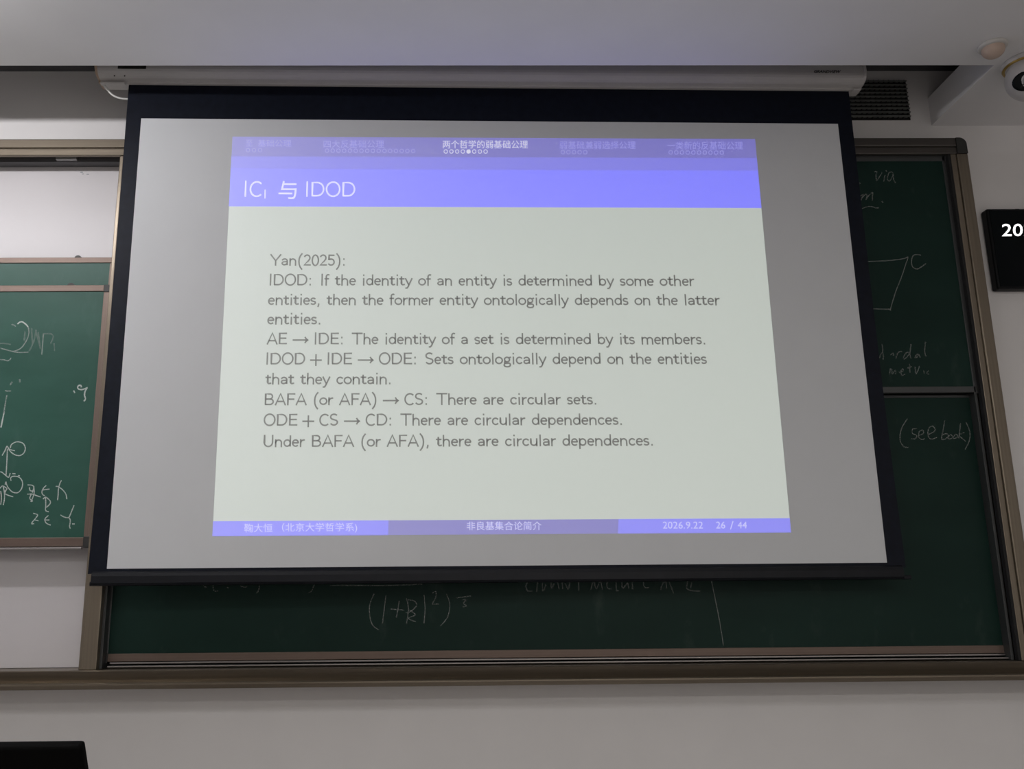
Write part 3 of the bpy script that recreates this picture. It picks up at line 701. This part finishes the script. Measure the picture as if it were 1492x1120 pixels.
def font_mesh(txt, bold=0.0, shear=0.0):
    cu = bpy.data.curves.new('t', 'FONT'); cu.body = txt; cu.size = 1; cu.resolution_u = 3; cu.offset = bold; cu.shear = shear
    o = bpy.data.objects.new('t', cu); COL.objects.link(o)
    dg = bpy.context.evaluated_depsgraph_get(); dg.update()
    me = bpy.data.meshes.new_from_object(o.evaluated_get(dg))
    bm = bmesh.new(); bm.from_mesh(me)
    bpy.data.objects.remove(o); bpy.data.curves.remove(cu); bpy.data.meshes.remove(me)
    return bm
def font_fit(bm, txt, u0_, u1_, v0_, v1_, fn, slope=0.0, bold=0.0, shear=0.0):
    """text stretched so that its ink fills u0..u1, v0(top)..v1(bottom); fn maps a photo pixel to a point"""
    fm = font_mesh(txt, bold, shear)
    xs = [v.co.x for v in fm.verts]; ys_ = [v.co.y for v in fm.verts]
    if not xs: fm.free(); return
    xa, xb, ya, yb_ = min(xs), max(xs), min(ys_), max(ys_); vm = {}
    for v in fm.verts:
        u = u0_+(v.co.x-xa)/(xb-xa)*(u1_-u0_); w = v1_+(v.co.y-ya)/(yb_-ya)*(v0_-v1_)+slope*(u-u0_)
        vm[v] = bm.verts.new(fn(u, w))
    for f in fm.faces:
        try: bm.faces.new([vm[v] for v in f.verts])
        except ValueError: pass
    fm.free()
TXL = -.0024
def fs(u, v): x, z = scr(u, v); return (x, TXL, z)
def slide_font(items, name, mt, lab=None, bold=0.0):
    for it in items:
        bm = bmesh.new(); font_fit(bm, *it[:5], fs, it[5] if len(it) > 5 else 0, bold)
        o = link(name, bm, mt, slide, local=True)
        if lab: o['label'] = lab
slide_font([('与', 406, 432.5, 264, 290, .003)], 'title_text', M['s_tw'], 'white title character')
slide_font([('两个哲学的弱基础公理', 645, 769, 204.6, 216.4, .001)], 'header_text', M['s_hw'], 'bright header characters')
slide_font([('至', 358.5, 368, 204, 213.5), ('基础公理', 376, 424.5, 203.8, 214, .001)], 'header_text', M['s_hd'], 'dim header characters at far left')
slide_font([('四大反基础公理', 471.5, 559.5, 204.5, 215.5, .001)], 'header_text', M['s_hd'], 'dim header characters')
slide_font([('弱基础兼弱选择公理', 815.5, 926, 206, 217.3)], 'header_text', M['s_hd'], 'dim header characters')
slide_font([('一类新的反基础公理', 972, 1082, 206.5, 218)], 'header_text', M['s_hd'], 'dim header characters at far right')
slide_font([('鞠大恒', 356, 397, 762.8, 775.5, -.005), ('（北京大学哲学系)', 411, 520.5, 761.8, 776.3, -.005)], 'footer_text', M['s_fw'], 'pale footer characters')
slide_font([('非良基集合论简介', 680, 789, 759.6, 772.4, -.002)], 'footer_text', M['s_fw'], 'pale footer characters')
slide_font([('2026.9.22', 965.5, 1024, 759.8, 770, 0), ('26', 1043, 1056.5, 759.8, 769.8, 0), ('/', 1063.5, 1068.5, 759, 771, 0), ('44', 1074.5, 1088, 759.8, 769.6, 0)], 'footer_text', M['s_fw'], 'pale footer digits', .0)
def dots(u0_, u1_, v0_, v1_, n_, fill, mt):
    r = 3.1
    for i in range(n_):
        bm = bmesh.new()
        cu = u0_+(u1_-u0_)*i/(n_-1); cv = v0_+(v1_-v0_)*i/(n_-1); N = 18
        ro = [bm.verts.new(fs(cu+r*math.cos(2*PI*k/N), cv+r*math.sin(2*PI*k/N))) for k in range(N)]
        if i == fill: bm.faces.new(ro)
        else:
            ri = [bm.verts.new(fs(cu+(r-.95)*math.cos(2*PI*k/N), cv+(r-.95)*math.sin(2*PI*k/N))) for k in range(N)]
            for k in range(N): bm.faces.new((ro[k], ro[(k+1) % N], ri[(k+1) % N], ri[k]))
        o = link('progress_dot', bm, mt, slide, local=True)
        if i == fill: o['label'] = 'filled white progress dot'
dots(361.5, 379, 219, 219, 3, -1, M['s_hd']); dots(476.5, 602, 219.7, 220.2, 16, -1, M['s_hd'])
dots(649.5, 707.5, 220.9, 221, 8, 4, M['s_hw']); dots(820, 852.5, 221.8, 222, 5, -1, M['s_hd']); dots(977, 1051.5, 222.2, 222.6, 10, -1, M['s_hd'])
# maker's lettering on the case
bm = bmesh.new()
def fh(u, v): x, z = hz(u, v); return (x, yfr-.0004, z)
font_fit(bm, 'GRANDVIEW', 1186, 1225, 102.0, 106.2, fh, .01, .02, .25)
props(link('brand_lettering', bm, M['ink'], hs, local=True), 'small black maker lettering')

# ------------------------------------------------------------------ wall grille in the recess
vx1, vz0 = at(1328, 173.5, -.012); vz1 = at(1322, 116, -.012)[1]; vx0 = vx1-.95
vt = empty('air_vent', ((vx0+vx1)/2, 0, vz0), 'dark slatted air vent on the wall above the boards, right of the screen case', 'air vent')
box('vent_cavity', (vx0, vx1, -.004, -.0005, vz0, vz1), M['ventback'], vt)
for i in range(10):
    z = vz0+.012+i*(vz1-vz0-.012)/9.6
    box('slat', (vx0+.004, vx1-.004, -.022, -.005, z, z+.004), M['vent'], vt)
bm = bmesh.new(); nf = 36
for i in range(nf):
    x = vx0+(i+.5)*(vx1-vx0)/nf; bm_box(bm, x-.002, x+.002, -.014, -.0045, vz0+.002, vz1-.002)
link('fins', bm, M['ventback'], vt)

# ------------------------------------------------------------------ LED clock on the wall
ky = -.055
kx0, kz1 = at(1438.5, 303.5, ky); kz0 = at(1453, 420.5, ky)[1]; kx0 = xx(ky, (1438.5, 306), (1453, 418)); kx1 = kx0+.95
ck = empty('led_display', ((kx0+kx1)/2, 0, kz0), 'black wall display with white glowing digits at the right edge', 'display')
box('case', (kx0, kx1, ky, -.001, kz0, kz1), M['blackpl'], ck, .010)
fx0 = kx0+.012
box('face', (fx0, kx1-.012, ky-.002, ky+.004, kz0+.012, kz1-.012), M['clockface'], ck, .001)
bm = bmesh.new()
def fk(u, v): x, z = at(u, v, ky-.0026); return (x, ky-.0026, z)
font_fit(bm, '2026', 1460, 1522, 326, 344.3, fk, -.01, .006)
props(link('digits', bm, M['led'], ck), 'glowing white digits')
box('mount_hook', (xx(ky, (1484, 301)), xx(ky, (1490, 301)), -.03, -.001, kz1, kz1+.008), M['blackpl'], ck)

# ------------------------------------------------------------------ ceiling devices
cxp, cyp = atz(1496, 90, ZC)
sc_ = empty('security_camera', (cxp, cyp, ZC), 'white ball security camera with black eye under the ceiling at the right', 'security camera')
bm = bmesh.new(); bm_lathe(bm, [(.100, 0), (.103, -.006), (.099, -.022), (.088, -.030)], (cxp, cyp, ZC), 40); link('mount_base', bm, M['camwhite'], sc_, smooth=True)
bm = bmesh.new(); bm_lathe(bm, [(.0995, -.0225), (.1015, -.026), (.095, -.031), (.088, -.029)], (cxp, cyp, ZC), 40); props(link('trim_ring', bm, M['gold'], sc_, smooth=True), 'thin brass-coloured ring')
bm = bmesh.new(); rb = .098; cc = Vector((cxp, cyp, ZC-.086))
bmesh.ops.create_uvsphere(bm, u_segments=40, v_segments=24, radius=rb, matrix=Matrix.Translation(cc))
bmesh.ops.bisect_plane(bm, geom=bm.verts[:]+bm.edges[:]+bm.faces[:], plane_co=(cxp, cyp, ZC-.027), plane_no=(0, 0, 1), clear_outer=True)
link('ball', bm, M['camwhite'], sc_, smooth=True)
look = Vector((-.60, -.70, -.50)).normalized(); q = look.to_track_quat('Z', 'Y').to_matrix().to_4x4()
bm = bmesh.new()
prof = [(.0, -.012), (.058, -.012), (.062, .002), (.052, .008), (.0001, .013)]
bm_lathe(bm, [(max(r, .0005), z) for r, z in prof], (0, 0, 0), 24)
bm.transform(Matrix.Translation(cc+look*(rb-.014)) @ q @ Matrix.Diagonal((1, .72, 1, 1)))
eye = props(link('eye_window', bm, M['blackpl'], sc_), 'black eye window')
bm = bmesh.new(); bm_lathe(bm, [(.020, -.002), (.020, .004), (.016, .006), (.014, .003), (.0005, .004)], (0, 0, 0), 24)
bm.transform(Matrix.Translation(cc+look*(rb-.004)) @ q); link('lens', bm, M['steel'], eye, smooth=True)
bm = bmesh.new(); pts = []
for k in range(9):
    a_ = math.radians(200+k*18); pts.append((cxp+.045*math.cos(a_)*1.0, cyp-.012-.03*math.cos(math.radians(-70+k*17)), ZC-.145+.006*math.sin(k*.4)))
d0 = Vector((-.35, -.55, -.75)).normalized(); t1 = d0.cross(Vector((0, 0, 1))).normalized(); t2 = d0.cross(t1)
pts = [cc+(d0*.9+t1*.42*math.cos(math.radians(k*20))+t2*-.28*math.sin(math.radians(k*20))).normalized()*(rb+.0005) for k in range(10)]
bm_tube(bm, pts, .0022, 6); props(link('seam', bm, M['blackgap'], sc_), 'dark curved seam')
sxp, syp = atz(1446, 66, ZC)
sn = empty('ceiling_sensor', (sxp, syp, ZC), 'round cream sensor dome under the ceiling, left of the security camera', 'sensor')
bm = bmesh.new(); bm_lathe(bm, [(.058, 0), (.060, -.004), (.058, -.012), (.052, -.016)], (sxp, syp, ZC), 40); link('rim', bm, M['sensrim'], sn, smooth=True)
bm = bmesh.new(); bm_lathe(bm, [(.046, -.010), (.046, -.018)]+[(.046*math.cos(PI/2*k/8)+.0004, -.022-.038*math.sin(PI/2*k/8)) for k in range(1, 9)], (sxp, syp, ZC), 40); link('dome', bm, M['sensor'], sn, smooth=True)

# ------------------------------------------------------------------ lectern with monitor (only the monitor's top shows)
my = -2.0
mx1, mz1 = at(118, 1088.5, my); mx0 = mx1-.56
dk = empty('lectern', ((mx0+mx1)/2, my+.25, 0), 'brown teaching lectern standing in front of the left board bay', 'lectern')
lx0_, lx1_ = mx0-.12, mx1+.02
box('cabinet', (lx0_, lx1_, my-.08, my+.5, .04, .70), M['desk'], dk, .004)
box('desk_top', (lx0_-.02, lx1_+.02, my-.1, my+.52, .70, .725), M['desk'], dk, .004)
box('plinth', (lx0_+.03, lx1_-.03, my-.04, my+.46, 0, .04), M['blackpl'], dk)
mo = empty('monitor', ((mx0+mx1)/2, my+.10, .725), 'black monitor seen from behind at the lower left, only its top edge in view', 'monitor')
tl = math.radians(30); hM = .30
mm = Matrix.Translation((0, my, mz1)) @ Matrix.Rotation(tl, 4, 'X')
bm = bmesh.new(); bm_box(bm, mx0, mx1, 0, .028, -.185, 0, .008, 3)
bm.transform(mm); link('back_shell', bm, M['blackmatte'], mo)
bm = bmesh.new(); bm_box(bm, mx0+.012, mx1-.012, .0282, .0295, -.175, -.012); bm.transform(mm); link('display_panel', bm, M['clockface'], mo)
bm = bmesh.new(); bm_box(bm, (mx0+mx1)/2-.10, (mx0+mx1)/2+.10, my+.03, my+.16, .725, .745, .003)
bm_box(bm, (mx0+mx1)/2-.03, (mx0+mx1)/2+.03, my+.055, my+.085, .745, mz1-.10, .003); link('stand', bm, M['blackpl'], mo)
